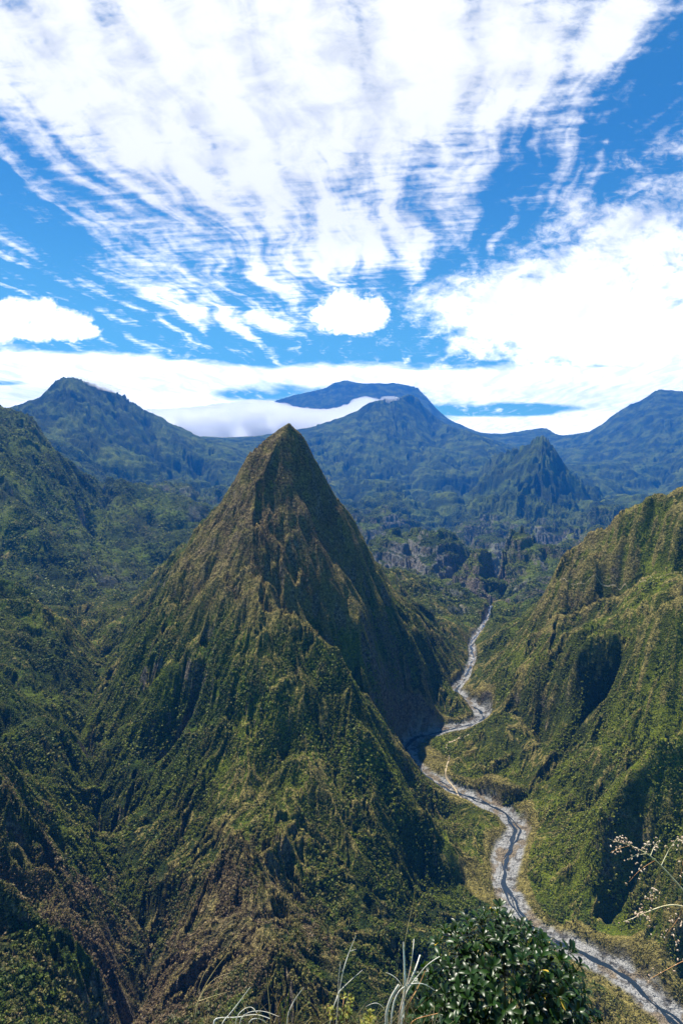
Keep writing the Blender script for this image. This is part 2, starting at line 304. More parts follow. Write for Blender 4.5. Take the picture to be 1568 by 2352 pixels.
R0, R1, TH = 60.0, 16000.0, R(37.5)
L0, L1 = math.log(R0), math.log(R1)
BULGE = [(-100, 1135, 60, 60, 9.), (-60, 1040, 220, 180, .5), (1580, 4600, 120, 200, 2.), (-2200, 4700, 900, 700, .8), (800, 6900, 1500, 700, 2.5), (600, 9800, 2500, 900, 1.), (4200, 7000, 1600, 1200, .8),
         (450, 1000, 250, 220, 2.5), (-420, 780, 130, 180, 1.5), (-1600, 2200, 500, 400, 2.0), (-90, 560, 120, 80, 2.)]
def solve():
    h = None
    for step in (.064, .032, .016, .008, .004):
        nt = int(round(2 * TH / step)) + 1; nr = int(round((L1 - L0) / step)) + 1
        acc = np.zeros((nr, nt)); cnt = np.zeros((nr, nt))
        for ln in RIDGE:
            for a, b in zip(ln[:-1], ln[1:]):
                a = np.array(a, float); b = np.array(b, float)
                n = int(np.hypot(*(b - a)[:2]) / (np.hypot(a[0], a[1]) * step) * 3) + 2
                t = np.linspace(0, 1, n)[:, None]; q = a + (b - a) * t
                th = np.arctan2(q[:, 0], q[:, 1]); lr = np.log(np.hypot(q[:, 0], q[:, 1]))
                i = np.round((lr - L0) / step).astype(int); j = np.round((th + TH) / step).astype(int)
                ok = (i >= 0) & (i < nr) & (j >= 0) & (j < nt)
                np.add.at(acc, (i[ok], j[ok]), q[ok, 2]); np.add.at(cnt, (i[ok], j[ok]), 1)
        fix = cnt > 0; val = acc / np.maximum(cnt, 1)
        if h is None: h = np.full((nr, nt), -200.0)
        else:
            ii = np.linspace(0, h.shape[0] - 1, nr); jj = np.linspace(0, h.shape[1] - 1, nt)
            h = bil(h, ii[:, None] + 0 * jj[None], jj[None] + 0 * ii[:, None])
        h[fix] = val[fix]
        par = (np.add.outer(np.arange(nr), np.arange(nt)) & 1).astype(bool)
        lr = L0 + np.arange(nr)[:, None] * step; th = -TH + np.arange(nt)[None] * step
        gx_, gy_ = np.exp(lr) * np.sin(th), np.exp(lr) * np.cos(th)
        src = sum(k * np.exp(-((gx_ - cx) / rx) ** 2 - ((gy_ - cy) / ry) ** 2) for cx, cy, rx, ry, k in BULGE) * np.exp(lr) * step * step * .25
        m0 = par & ~fix; m1 = ~par & ~fix
        for it in range(400 if step > .01 else 120):
            for mk in (m0, m1):
                p = np.pad(h, 1, mode='edge')
                avg = (p[2:, 1:-1] + p[:-2, 1:-1] + p[1:-1, 2:] + p[1:-1, :-2]) * .25 + src
                h = np.where(mk, h + 1.75 * (avg - h), h)
    return h
def bil(h, i, j):
    i = np.clip(i, 0, h.shape[0] - 1.001); j = np.clip(j, 0, h.shape[1] - 1.001)
    a = np.floor(i).astype(np.int32); b = np.floor(j).astype(np.int32); u = i - a; v = j - b
    return (h[a, b] * (1 - u) * (1 - v) + h[a + 1, b] * u * (1 - v) + h[a, b + 1] * (1 - u) * v + h[a + 1, b + 1] * u * v)
HB = solve()
QUICK = False
NT_, NR_ = (600, 1300) if QUICK else (1000, 2300)
th1 = np.linspace(-R(36), R(36), NT_).astype(np.float32)
lr1 = np.linspace(L0 + .02, math.log(11600), NR_).astype(np.float32)
TT, LL = np.meshgrid(th1, lr1)
RR = np.exp(LL); X = RR * np.sin(TT); Y = RR * np.cos(TT)
cell = RR * (lr1[1] - lr1[0])
def base(x, y):
    r = np.hypot(x, y)
    return bil(HB, (np.log(r) - L0) / .004, (np.arctan2(x, y) + TH) / .004).astype(np.float32)
# wander the crest and gully lines a little
w1 = np.minimum(RR * .012, 22.)
fa, fb = sstep(3, 9, 70 / cell), sstep(3, 9, 24 / cell)
wx = perlin(X / 70, Y / 70, 11) * w1 * fa + perlin(X / 24, Y / 24, 12) * w1 * .35 * fb + perlin(X / 420, Y / 420, 15) * 35 * sstep(2200, 5000, RR)
wy = perlin(X / 70, Y / 70, 13) * w1 * fa + perlin(X / 24, Y / 24, 14) * w1 * .35 * fb + perlin(X / 420, Y / 420, 16) * 35 * sstep(2200, 5000, RR)
keep = 1 - .75 * np.exp(-((X + 100) ** 2 + (Y - 1140) ** 2) / 90 ** 2)
Hh = base(X + wx * keep, Y + wy * keep)
def smooth(a, n):
    for _ in range(n):
        p = np.pad(a, 1, mode='edge'); a = (p[2:, 1:-1] + p[:-2, 1:-1] + p[1:-1, 2:] + p[1:-1, :-2] + 2 * a) / 6
    return a
Hh = smooth(Hh, 2)
def blob(cx, cy, rx, ry): return np.exp(-(((X - cx) / rx) ** 2 + ((Y - cy) / ry) ** 2))
def grad(h):
    gr = np.gradient(h, axis=0) / (RR * (lr1[1] - lr1[0])); gt = np.gradient(h, axis=1) / (RR * (th1[1] - th1[0]))
    return gt * np.cos(TT) + gr * np.sin(TT), -gt * np.sin(TT) + gr * np.cos(TT)
# distance to the river, and its level, for everything near it
def dist_line(pts, maxr=2300):
    D = np.full(X.shape, 1e4, np.float32); V = np.zeros(X.shape, np.float32); S = np.zeros(X.shape, np.float32)
    rows = np.where(lr1 < math.log(maxr))[0]; sl = slice(0, rows[-1] + 1)
    x, y = X[sl], Y[sl]; d0, v0, s0 = D[sl], V[sl], S[sl]
    for a, b in zip(pts[:-1], pts[1:]):
        ax, ay, az = a; bx, by, bz = b; ex, ey = bx - ax, by - ay; L2 = ex * ex + ey * ey
        t = np.clip(((x - ax) * ex + (y - ay) * ey) / L2, 0, 1)
        d = np.hypot(x - ax - t * ex, y - ay - t * ey); m = d < d0
        side = np.sign(ex * (y - ay) - ey * (x - ax))
        d0[m] = d[m]; v0[m] = (az + t * (bz - az))[m]; s0[m] = side[m]
    return D, V, S
DR, VR, SR = dist_line(RIVER)
bed_w = 13 + 5 * perlin(X / 60, Y / 60, 31)
bed_w = bed_w * (1 - .7 * sstep(1120, 1420, Y))
near_river = sstep(0, 1, (DR - bed_w) / 55.)
# gully erosion: ribs and furrows running down the slope, octave on octave
def erode(h, lam, amp, seed, mask):
    """stripes of wavelength lam that follow the fall line"""
    gx, gy = grad(smooth(h, 3)); s = np.hypot(gx, gy) + 1e-6
    px_, py_ = -gy / s, gx / s
    u, v = X / lam, Y / lam
    iu, iv = np.floor(u).astype(np.int32), np.floor(v).astype(np.int32)
    num = np.zeros_like(h); den = np.zeros_like(h) + 1e-6
    for i in (-1, 0, 1):
        for j in (-1, 0, 1):
            hs = _hash(iu + i, iv + j, seed)
            cx = iu + i + (hs & 0xfff) / 4096.; cy = iv + j + (hs >> 12) / 4096.
            ddx = (u - cx).astype(np.float32); ddy = (v - cy).astype(np.float32)
            wgt = np.exp(-(ddx * ddx + ddy * ddy) * 2.2)
            num += np.cos((ddx * px_ + ddy * py_) * 2 * np.pi * 1.1 + (hs & 0xff) * .0245) * wgt; den += wgt
    st = num / den
    a = amp * np.clip(s / 1.0, .04, .95) * mask * sstep(4.0, 13.0, lam / cell)
    st = .4 * st + .6 * (1 - 2.2 * np.sqrt(st * st + .01))
    return h + (st - .2) * a
far = sstep(1300, 4500, RR)
ftop = 1 - .8 * np.exp(-((X + 100) ** 2 + (Y - 1140) ** 2) / 60 ** 2)
spur = 1 - .7 * blob(-1150, 2150, 550, 480)
def lumps(h, lst, seed):
    for k, (lam, amp, mk) in enumerate(lst):
        m = sstep(3.0, 9.0, lam / cell) * (.05 + .95 * near_river) * ftop * spur * mk * (1 - .6 * far) * (1 + .5 * sstep(1500, 2200, RR) * (1 - sstep(4200, 6500, RR)))
        ox, oy = perlin(X / lam / 1.7, Y / lam / 1.7, seed + 20 + k) * lam * .4, perlin(X / lam / 1.7, Y / lam / 1.7, seed + 40 + k) * lam * .4
        n = perlin((X + ox) / lam, (Y + oy) / lam, seed + k); h = h + (n * 1.3 + .45 * (.5 - np.abs(n) * 2)) * amp * m
    return h
crest = 1 - .7 * blob(-104, 590, 70, 70) - .6 * np.exp(-((X + 40) ** 2) / 200 ** 2 - ((Y - 1090) / 120) ** 2)
Hh = lumps(Hh, [(420, 14, far), (260, 14, sstep(900, 3000, RR)), (130, 19., crest), (62, 10.5, crest)], 80)
for k, (lam, amp, mk) in enumerate([(1500, 80, far), (700, 38, far), (380, 20, sstep(1100, 2600, RR)), (200, 24, sstep(500, 2300, RR) * .55 + .45), (95, 12., 1.), (46, 6., 1.), (22, 3.2, 1.), (11, 1.4, 1.)]):
    Hh = erode(Hh, lam, amp, 50 + k, mk * (.12 + .88 * near_river) * ftop * (1 - .55 * sstep(7500, 9000, RR)) * (1 - .6 * blob(640, 930, 320, 420)) * (1 - .75 * sstep(1500, 2100, RR) * (1 - sstep(4200, 6000, RR)) * (lam < 250)))
Hh = lumps(Hh, [(26, 2.2, 1.), (12, 1.0, 1.), (6, .5, 1.)], 90)
basin = sstep(1500, 2100, RR) * (1 - .85 * blob(-1150, 2150, 550, 480)) * (1 - sstep(5200, 7500, RR)) * (1 - .7 * np.exp(-((X - 1580) / 350) ** 2 - ((Y - 4600) / 500) ** 2)) * (1 - .85 * sstep(-50, 250, Hh))
qx = X + 60 * perlin(X / 180, Y / 180, 120); qy = Y + 60 * perlin(X / 180, Y / 180, 121)
for lam, amp, pw in ((620, 140, 2.2), (300, 60, 2.2), (150, 12, 2)):
    Hh = Hh - basin * amp * np.clip(1 - 1.6 * np.abs(perlin(qx / lam, qy / lam, int(lam))), 0, 1) ** pw * sstep(4, 13, lam / cell)
    Hh = Hh + basin * amp * .75 * perlin(qx / lam * .8 + 9, qy / lam * .8, int(lam) + 1)
stepn = 46 + 0 * Hh; tt_ = Hh / stepn + .6 * perlin(X / 260, Y / 260, 130); fr = tt_ - np.floor(tt_)
Hh = Hh + basin * .5 * stepn * (sstep(.3, .62, fr) - fr) * sstep(-.2, .3, perlin(X / 500, Y / 500, 131) + .35) * (1 - .8 * blob(-1500, 2200, 900, 700))
# rock steps across the steep faces
gx, gy = grad(smooth(Hh, 2)); SL = np.hypot(gx, gy)
# the river bed: nearly flat, stony
inbed = 1 - sstep(0, 1, (DR - bed_w) / 10.)
bedh = VR + perlin(X / 9, Y / 9, 91) * .8 + perlin(X / 3.5, Y / 3.5, 92) * .35 - 1.0 * (DR < 6)
Hh = Hh * (1 - inbed) + bedh * inbed
gx, gy = grad(smooth(Hh, 4)); SL = np.hypot(gx, gy)
lap = smooth(Hh, 12) - Hh
curv = -lap / np.maximum(cell, 2.)          # + on crests

# ------------------------------------------------------------------ what grows where
def pblob(px, py, Yd, r, ry=None):
    c = P(px, py, Yd); return blob(c[0], c[1], r, ry or r)
n1 = perlin(X / 160, Y / 160, 21); n2 = perlin(X / 50, Y / 50, 22); n3 = perlin(X / 18, Y / 18, 23)
peakz = sstep(-330, -120, Hh) * np.exp(-((X + 100) ** 2 + (Y - 1020) ** 2) / 280 ** 2) * 2.2
dry = .17 + peakz + .35 * n1 + .35 * n2 + .25 * n3 + 1.3 * np.clip(curv, -.3, .3) * (1 - sstep(1500, 3000, RR))
dry += .08 * blob(560, 950, 330, 350)
dry += .45 * sstep(1450, 1900, RR) * (1 - sstep(5000, 7500, RR)) * perlin(X / 330, Y / 330, 36)
dry -= .40 * far + .12 * sstep(1200, 2200, RR) + .25 * np.exp(-((X + 380) / 160) ** 2 - ((Y - 900) / 500) ** 2)
n4 = perlin(X / 700, Y / 700, 27) * far; dry += .5 * n4
dry += .5 * pblob(560, 2000, 560, 90) + .35 * pblob(100, 1900, 560, 70) + .45 * pblob(1334, 1290, 1200, 120)
dry += .5 * (np.exp(-((DR - bed_w) / 22) ** 2) * (DR > bed_w))
dry += .55 * pblob(1095, 2000, 780, 30) + .5 * pblob(1010, 1740, 1040, 30) + .5 * pblob(1450, 2340, 590, 60, 40)
flat = (1 - sstep(-4, 4, DR - bed_w - 13 - 9 * n2)) * (1 - sstep(840, 905, Y))
flat = np.maximum(flat, sstep(.35, .6, pblob(1095, 2005, 755, 24, 42))); flat = np.maximum(flat, sstep(.3, .6, pblob(1440, 2350, 575, 48, 30) + .2 * n2))
flat = np.maximum(flat, .8 * sstep(.3, .6, pblob(992, 1745, 1015, 34, 42) + .2 * n3))
dry = np.clip(dry + 1.2 * flat, 0, 1)
lush = np.clip(.45 + .5 * n1 - .5 * n2 + .4 * pblob(1150, 1750, 1000, 90) + .4 * pblob(800, 1750, 800, 110) + .75 * blob(540, 960, 330, 380) + .9 * pblob(1130, 1740, 1010, 75), 0, 1)
rock = np.clip(sstep(1.9, 3.1, SL + .6 * n2 + .5 * n3 - 2.2 * blob(600, 850, 420, 520)), 0, 1) * (.5 + .5 * (RR < 3500))
rock = np.maximum(rock, .45 * np.clip(peakz, 0, 1) * sstep(-.2, .5, n3 + n2))
rock = np.maximum(rock, .9 * sstep(.2, .6, pblob(1110, 1350, 1950, 80, 140) + .5 * n3))
midm = sstep(1450, 1900, RR) * (1 - sstep(5000, 7500, RR))
rock = np.maximum(rock, .6 * midm * (1 - .9 * blob(-1150, 2150, 550, 480)) * (1 - .75 * sstep(3600, 4400, RR)) * (1 - .8 * blob(-1900, 2400, 900, 900)) * sstep(.6, 1.1, SL + .5 * perlin(X / 240, Y / 240, 33) + .3 * n2))
rock = np.maximum(rock, .3 * sstep(5000, 7000, RR) * sstep(.6, 1.1, SL + .4 * perlin(X / 500, Y / 500, 34)))
brown = np.clip(1.15 * sstep(-330, -60, Hh) * np.exp(-((X + 120) / 240) ** 2 - ((Y - 1040) / 190) ** 2) + .35 * n3 * (RR < 1500) + .75 * blob(-120, 530, 110, 110) + .6 * blob(-330, 520, 150, 130) + .35 * pblob(1334, 1290, 1200, 120) - .1, 0, .9)
rock = rock * (1 - .75 * blob(600, 850, 420, 520))
lush = lush * (.25 + .75 * sstep(560, 800, RR))  # near slopes dulled: vignette darkening put into the plant colour
gravel = inbed * sstep(0., .35, 1 - DR / (bed_w + 9) + .16 * n3)
gravel = np.maximum(gravel, .38 * midm * (1 - .95 * blob(-1150, 2150, 600, 520)) * (1 - sstep(3300, 4200, RR)) * (1 - .7 * blob(-1900, 2400, 900, 900)) * sstep(.7, 1.2, SL) * sstep(-.1, .3, perlin(X / 200, Y / 200, 37)))

# ------------------------------------------------------------------ materials
def principled(name, rough=.9, spec=.2):
    m = bpy.data.materials.new(name); m.use_nodes = True; t = NT(m.node_tree)
    b = t.n['Principled BSDF']; b.inputs['Roughness'].default_value = rough; b.inputs['Specular IOR Level'].default_value = spec
    return m, t, b
def attr(t, n):
    a = t.new('ShaderNodeAttribute'); a.attribute_name = n; return a.outputs['Fac']
def land_material():
    m, t, b = principled('mountain_ground', .95, .05)
    co = t.new('ShaderNodeTexCoord').outputs['Object']
    a20 = t.noise(co, .011, 6, .6); a5 = t.noise(co, .05, 5, .65); a1 = t.noise(co, .22, 4, .7); am = t.noise(co, .7, 2, .6)
    green = t.mix(t.mr(a5, .35, .65), (.009, .028, .005), (.08, .125, .008))
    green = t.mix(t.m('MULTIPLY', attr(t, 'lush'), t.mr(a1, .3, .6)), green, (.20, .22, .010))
    tan = t.mix(t.mr(a1, .3, .7), (.12, .10, .028), (.35, .29, .09))
    a300 = t.noise(co, .0035, 5, .6)
    green = t.mix(t.mr(a300, .42, .6), t.mix(.7, green, (.006, .018, .010)), t.mix(.2, green, (.13, .19, .04)))
    dryf = t.mr(t.m('ADD', attr(t, 'dry'), t.m('MULTIPLY', t.m('SUBTRACT', t.m('ADD', a1, a5), 1.0), 1.3)), .42, .85)
    c = t.mix(dryf, green, tan)
    c = t.mix(t.m('MULTIPLY', attr(t, 'brown'), t.mr(a5, .3, .55)), c, t.mix(t.mr(a1, .35, .65), (.055, .040, .022), (.27, .20, .115)))
    rk = t.mix(t.mr(a1, .35, .65), (.05, .044, .036), (.30, .25, .18))
    c = t.mix(t.mr(t.m('ADD', attr(t, 'rock'), t.m('MULTIPLY', t.m('SUBTRACT', a5, .5), 1.2)), .45, .8), c, rk)
    gv = t.mix(t.mr(am, .38, .62), (.17, .17, .175), (.80, .79, .77))
    gv = t.mix(t.mr(t.noise(co, .07, 5, .65), .47, .6), gv, (.12, .115, .11))
    gv = t.mix(t.mr(t.noise(co, .035, 3, .5), .52, .62), gv, (.26, .21, .15))
    c = t.mix(attr(t, 'gravel'), c, gv)
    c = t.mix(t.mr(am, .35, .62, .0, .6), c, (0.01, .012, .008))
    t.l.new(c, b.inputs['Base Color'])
    hgt = t.m('ADD', t.m('MULTIPLY', a1, 3.2), t.m('MULTIPLY', am, 1.0))
    hgt = t.m('ADD', hgt, t.m('MULTIPLY', a5, 9.0)); hgt = t.m('ADD', hgt, t.m('MULTIPLY', a20, 22.0))
    bp = t.new('ShaderNodeBump'); bp.inputs['Strength'].default_value = 1.0; bp.inputs['Distance'].default_value = 1.5
    t.l.new(hgt, bp.inputs['Height']); t.l.new(bp.outputs[0], b.inputs['Normal'])
    return m
MLAND = land_material()

# ------------------------------------------------------------------ cut the land into its parts and build them
idx = np.arange(NR_ * NT_).reshape(NR_, NT_)
quads = np.stack([idx[:-1, :-1], idx[:-1, 1:], idx[1:, 1:], idx[1:, :-1]], -1).reshape(-1, 4)
def fc(a): return ((a[:-1, :-1] + a[1:, 1:]) * .5).ravel()
fx_, fy_, fr_, fd_ = fc(X), fc(Y), fc(RR), fc(DR - bed_w)
VX, VY = P(195, 1700, 960)[:2]
# plan outline of the central peak with its spurs
def inside(poly, x, y):
    r = np.zeros(x.shape, bool); n = len(poly)
    for i in range(n):
        x1, y1 = poly[i][:2]; x2, y2 = poly[(i + 1) % n][:2]
        c = ((y1 > y) != (y2 > y)) & (x < (x2 - x1) * (y - y1) / (y2 - y1 + 1e-9) + x1); r ^= c
    return r
pk = [P(1080, 2130, 695), P(990, 2110, 685), P(890, 2065, 670), P(790, 2035, 660), P(690, 1985, 665), P(560, 1960, 650), P(350, 1990, 675), P(280, 1960, 720), P(240, 1860, 800), P(205, 1765, 890), P(195, 1700, 960), P(205, 1650, 1030), P(225, 1600, 1120), P(262, 1500, 1270), P(300, 1400, 1500), P(335, 1300, 1750),
      P(640, 1300, 1750), P(880, 1400, 1600), P(1060, 1480, 1560), P(1046, 1582, 1273), P(1112, 1650, 1150), P(932, 1715, 1055), P(1040, 1815, 946), P(1190, 1905, 867), P(1165, 1960, 815)]
zone = np.zeros(len(quads), np.int8)
riverx = np.interp(fy_, [p[1] for p in RIVER], [p[0] for p in RIVER])
zone[(fx_ > riverx) & (fy_ < 1900)] = 2
zone[inside(pk, fx_, fy_)] = 1
pn = [P(350, 1990, 675), P(560, 1960, 650), P(690, 1985, 665), P(790, 2035, 660), P(890, 2065, 670), P(990, 2110, 685), P(1080, 2130, 695), P(1250, 2300, 560), P(1100, 2600, 300), P(300, 2600, 300), P(280, 2560, 480), P(330, 2300, 560), P(338, 2180, 610)]
zone[inside(pn, fx_, fy_)] = 6
zone[fr_ > 1750] = 3
zone[fr_ > 3700] = 4
zone[fc(Y) * 0 + fr_ > 8100] = 5
zone[(fd_ < 4) & (fy_ < 1900)] = 7
names = {0: 'hillside', 1: 'mountain_peak', 2: 'mountain_slope', 3: 'valley_floor', 4: 'mountain', 5: 'mountain_range', 6: 'rocky_spur', 7: 'riverbed'}
KK = far_stretch(RR); coords = np.stack([X * KK, Y * KK, Hh * KK], -1).reshape(-1, 3)
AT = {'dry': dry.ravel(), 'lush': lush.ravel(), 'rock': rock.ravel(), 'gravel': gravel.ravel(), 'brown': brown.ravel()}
for z_, nm in names.items():
    q = quads[zone == z_]
    if not len(q): continue
    u, inv = np.unique(q, return_inverse=True)
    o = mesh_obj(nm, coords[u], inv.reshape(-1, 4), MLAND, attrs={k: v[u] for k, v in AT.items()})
    tag(o, kind='structure')
def ground(x, y):
    """height of the finished land"""
    r = np.hypot(x, y)
    return bil(Hh, (np.log(r) - lr1[0]) / (lr1[1] - lr1[0]), (np.arctan2(x, y) - th1[0]) / (th1[1] - th1[0]))


# ------------------------------------------------------------------ scrub that covers the slopes (uncountable)
def leaf_material(name, dark, light, dry_a=None, dry_b=None, inst=False, trans=.3, rough=.6, spec=.3):
    m, t, b = principled(name, rough, spec)
    oi = t.new('ShaderNodeObjectInfo').outputs['Random']
    c = t.mix(oi, dark, light)
    if inst:
        def ia(n):
            a = t.new('ShaderNodeAttribute', attribute_type='INSTANCER'); a.attribute_name = n; return a.outputs['Fac']
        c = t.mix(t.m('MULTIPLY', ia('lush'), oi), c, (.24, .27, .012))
        d = t.mix(oi, dry_a, dry_b)
        c = t.mix(t.mr(ia('dry'), .3, .8), c, d)
        c = t.mix(t.mr(t.m('MULTIPLY_ADD', oi, .5, ia('brown')), .35, .85), c, t.mix(oi, (.04, .030, .016), (.25, .18, .095)))
    t.l.new(c, b.inputs['Base Color'])
    tr = t.new('ShaderNodeBsdfTranslucent'); t.l.new(c, tr.inputs['Color'])
    mx = t.new('ShaderNodeMixShader'); mx.inputs[0].default_value = trans
    t.l.new(b.outputs[0], mx.inputs[1]); t.l.new(tr.outputs[0], mx.inputs[2]); t.l.new(mx.outputs[0], t.n['Material Output'].inputs['Surface'])
    return m
MSCRUB = leaf_material('scrub_leaves', (.007, .024, .004), (.10, .155, .009), (.08, .08, .016), (.31, .28, .065), inst=True)
def scrub_mesh(k, seed, flat):
    r = np.random.default_rng(seed)
    d = r.normal(size=(k, 3)); d[:, 2] = np.abs(d[:, 2]) * 1.1 - .15; d /= np.linalg.norm(d, axis=1)[:, None]
    c = d * (.55 + .45 * r.random((k, 1))) * np.array([.5, .5, flat]) * (1 + .35 * np.sin(d[:, :1] * 5 + seed))
    n = d + r.normal(size=(k, 3)) * .55; n /= np.linalg.norm(n, axis=1)[:, None]
    u = np.cross(n, r.normal(size=(k, 3))); u /= np.linalg.norm(u, axis=1)[:, None]; v = np.cross(n, u)
    s_ = (.13 + .12 * r.random((k, 1)))
    q = np.stack([c - u * s_ * 1.3, c - v * s_ * .8, c + u * s_ * 1.3, c + v * s_ * .8], 1).reshape(-1, 3)
    me = bpy.data.meshes.new('scrub_clump'); me.from_pydata(q.tolist(), [], np.arange(4 * k).reshape(-1, 4).tolist()); me.materials.append(MSCRUB)
    return me
def visible_mask(marg):
    el = Hh / np.maximum(RR, 1); run = np.maximum.accumulate(el, axis=0)
    run = np.vstack([run[:1], run[:-1]])
    return el >= run - marg / RR
def scatter(name, n, rmin, rmax, smin, smax, k, flat, seed, power=1.0):
    r = np.random.default_rng(seed)
    gx2, gy2 = grad(smooth(Hh, 2)); ar = RR * cell * (th1[1] - th1[0]) * np.sqrt(1 + np.minimum(gx2 ** 2 + gy2 ** 2, 9))
    clump = np.clip(.5 + 1.0 * perlin(X / 55, Y / 55, seed) + .8 * perlin(X / 19, Y / 19, seed + 2) + .4 * perlin(X / 9, Y / 9, seed + 1), .02, 1.5)
    wgt = ar * clump * visible_mask(9.) * (RR > rmin) * (RR < rmax) * (1 - sstep(.0, .5, gravel)) * (1 - .45 * dry) * (1 - .45 * rock) * (1 - .93 * flat) * (1 - .7 * pblob(1120, 1740, 1010, 60)) * (1 - .75 * blob(540, 960, 330, 380)) * (1 - .6 * sstep(1700, 2100, RR) * (1 - sstep(-.1, .25, perlin(X / 220, Y / 220, 140)))) * (DR > bed_w * .9) * RR ** (-power)
    wgt *= (np.abs(TT) < R(33)) * (np.hypot(X - 0, 0) >= 0)
    cw = np.cumsum(wgt.ravel()); pick = np.searchsorted(cw, r.random(n) * cw[-1])
    pick = np.clip(pick, 0, len(cw) - 1); pi, pj = pick // NT_, pick % NT_
    fi = np.clip(pi + r.random(n) - .5, 0, NR_ - 1.01); fj = np.clip(pj + r.random(n) - .5, 0, NT_ - 1.01)
    px_, py_ = bil(X * KK, fi, fj), bil(Y * KK, fi, fj); pz = bil(Hh * KK, fi, fj); pd = dry[pi, pj]; plu = lush[pi, pj]; pb = brown[pi, pj]; patch = perlin(X / 42, Y / 42, 150)[pi, pj]
    sc_ = (smin + (smax - smin) * r.random(n) ** 2) * (1 - .45 * pd) * (1 - .3 * pb) * np.clip(1 + .9 * patch, .55, 1.6)
    me = bpy.data.meshes.new(name); me.vertices.add(n)
    me.vertices.foreach_set('co', np.stack([px_, py_, pz + sc_ * .03], -1).astype(np.float32).ravel())
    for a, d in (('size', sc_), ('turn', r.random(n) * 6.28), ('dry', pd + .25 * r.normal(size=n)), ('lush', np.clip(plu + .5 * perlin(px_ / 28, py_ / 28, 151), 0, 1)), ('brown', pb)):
        me.attributes.new(a, 'FLOAT', 'POINT').data.foreach_set('value', d.astype(np.float32))
    o = bpy.data.objects.new(name, me); col.objects.link(o); tag(o, kind='stuff')
    ng = bpy.data.node_groups.new(name, 'GeometryNodeTree')
    ng.interface.new_socket('Geometry', in_out='INPUT', socket_type='NodeSocketGeometry'); ng.interface.new_socket('Geometry', in_out='OUTPUT', socket_type='NodeSocketGeometry')
    G = NT(ng); gi = G.new('NodeGroupInput'); go = G.new('NodeGroupOutput')
    gx_ = G.new('GeometryNodeGeometryToInstance')
    for i in range(5):
        src = bpy.data.objects.new('scrub_clump', scrub_mesh(k, seed * 10 + i, flat)); srcs.append(src)
        oi = G.new('GeometryNodeObjectInfo'); oi.inputs['Object'].default_value = src
        G.l.new(oi.outputs['Geometry'], gx_.inputs[0])
    ip = G.new('GeometryNodeInstanceOnPoints'); G.l.new(gi.outputs[0], ip.inputs['Points'])
    sep = []
    jn = G.new('GeometryNodeJoinGeometry')
    for i in range(5):
        a = G.new('GeometryNodeObjectInfo'); a.inputs['Object'].default_value = srcs[-1 - i]; a.inputs['As Instance'].default_value = True
        G.l.new(a.outputs['Geometry'], jn.inputs[0])
    G.l.new(jn.outputs[0], ip.inputs['Instance']); ip.inputs['Pick Instance'].default_value = True
    def na(nm):
        a = G.new('GeometryNodeInputNamedAttribute'); a.inputs[0].default_value = nm; return a.outputs[0]
    rot = G.new('ShaderNodeCombineXYZ'); G.l.new(na('turn'), rot.inputs[2]); G.l.new(rot.outputs[0], ip.inputs['Rotation'])
    sz = na('size'); G.l.new(sz, ip.inputs['Scale'])
    G.l.new(ip.outputs[0], go.inputs[0]); G.n.remove(gx_)
    md = o.modifiers.new('scatter', 'NODES'); md.node_group = ng
    return o
srcs = []
scatter('undergrowth', 460000, 250, 1900, 1.5, 4.6, 30, .5, 5, power=.6)
scatter('woodland', 60000, 1700, 4300, 5.0, 10.0, 26, .5, 9, power=.9)

# ------------------------------------------------------------------ water, footpaths
def cast(px, py, y0=250., y1=4000.):
    yy_ = np.exp(np.linspace(math.log(y0), math.log(y1), 6000)); xx = (px - 784) / F * yy_; zz = -(py - H) / F * yy_
    g = ground(xx, yy_); k = int(np.argmax(g >= zz)); return np.array([xx[k], yy_[k]])
def ribbon(name, pts, width, lift, mat, kind, wob=0., seed=1, wn=.35, step=3., off=None):
    pts = np.array(pts, float)[:, :2]; seg = np.hypot(*(pts[1:] - pts[:-1]).T); L_ = np.r_[0, np.cumsum(seg)]
    t = np.arange(0, L_[-1], step); c = np.stack([np.interp(t, L_, pts[:, 0]), np.interp(t, L_, pts[:, 1])], 1)
    for _ in range(3): c[1:-1] = (c[:-2] + c[2:] + 2 * c[1:-1]) / 4
    d = np.gradient(c, axis=0); d /= np.linalg.norm(d, axis=1)[:, None]; nrm = np.stack([-d[:, 1], d[:, 0]], 1)
    o_ = wob * (perlin(t / 70, t * 0 + seed * 3.7, seed) + .4 * perlin(t / 22, t * 0 + seed, seed + 1))
    if off is not None: o_ = o_ + off
    c = c + nrm * o_[:, None]; hw = width * .5 * (1 + wn * perlin(t / 14, t * 0 + .5, seed + 2) * 2)
    rows = []
    for s_ in (-1, -.33, .33, 1):
        q = c + nrm * (s_ * hw)[:, None]; rows.append(np.c_[q, ground(q[:, 0], q[:, 1]) + lift])
    rows = np.array(rows)
    if kind == 'water': rows[:, :, 2] = rows[1:3, :, 2].mean(0)[None] - .0
    n = len(t); v = rows.transpose(1, 0, 2).reshape(-1, 3); i = np.arange(n - 1)[:, None] * 4 + np.arange(3)[None]
    f = np.stack([i, i + 1, i + 5, i + 4], -1).reshape(-1, 4)
    return tag(mesh_obj(name, v, f, mat), kind='structure')
MW, t, b = principled('stream_water', .3, .3); b.inputs['Base Color'].default_value = (.012, .022, .035, 1)
nz = t.noise(t.new('ShaderNodeTexCoord').outputs['Object'], 1.2, 3, .6); bp = t.new('ShaderNodeBump'); bp.inputs['Strength'].default_value = .35
t.l.new(nz, bp.inputs['Height']); t.l.new(bp.outputs[0], b.inputs['Normal'])
MP, t, b = principled('trodden_earth', .95, .1)
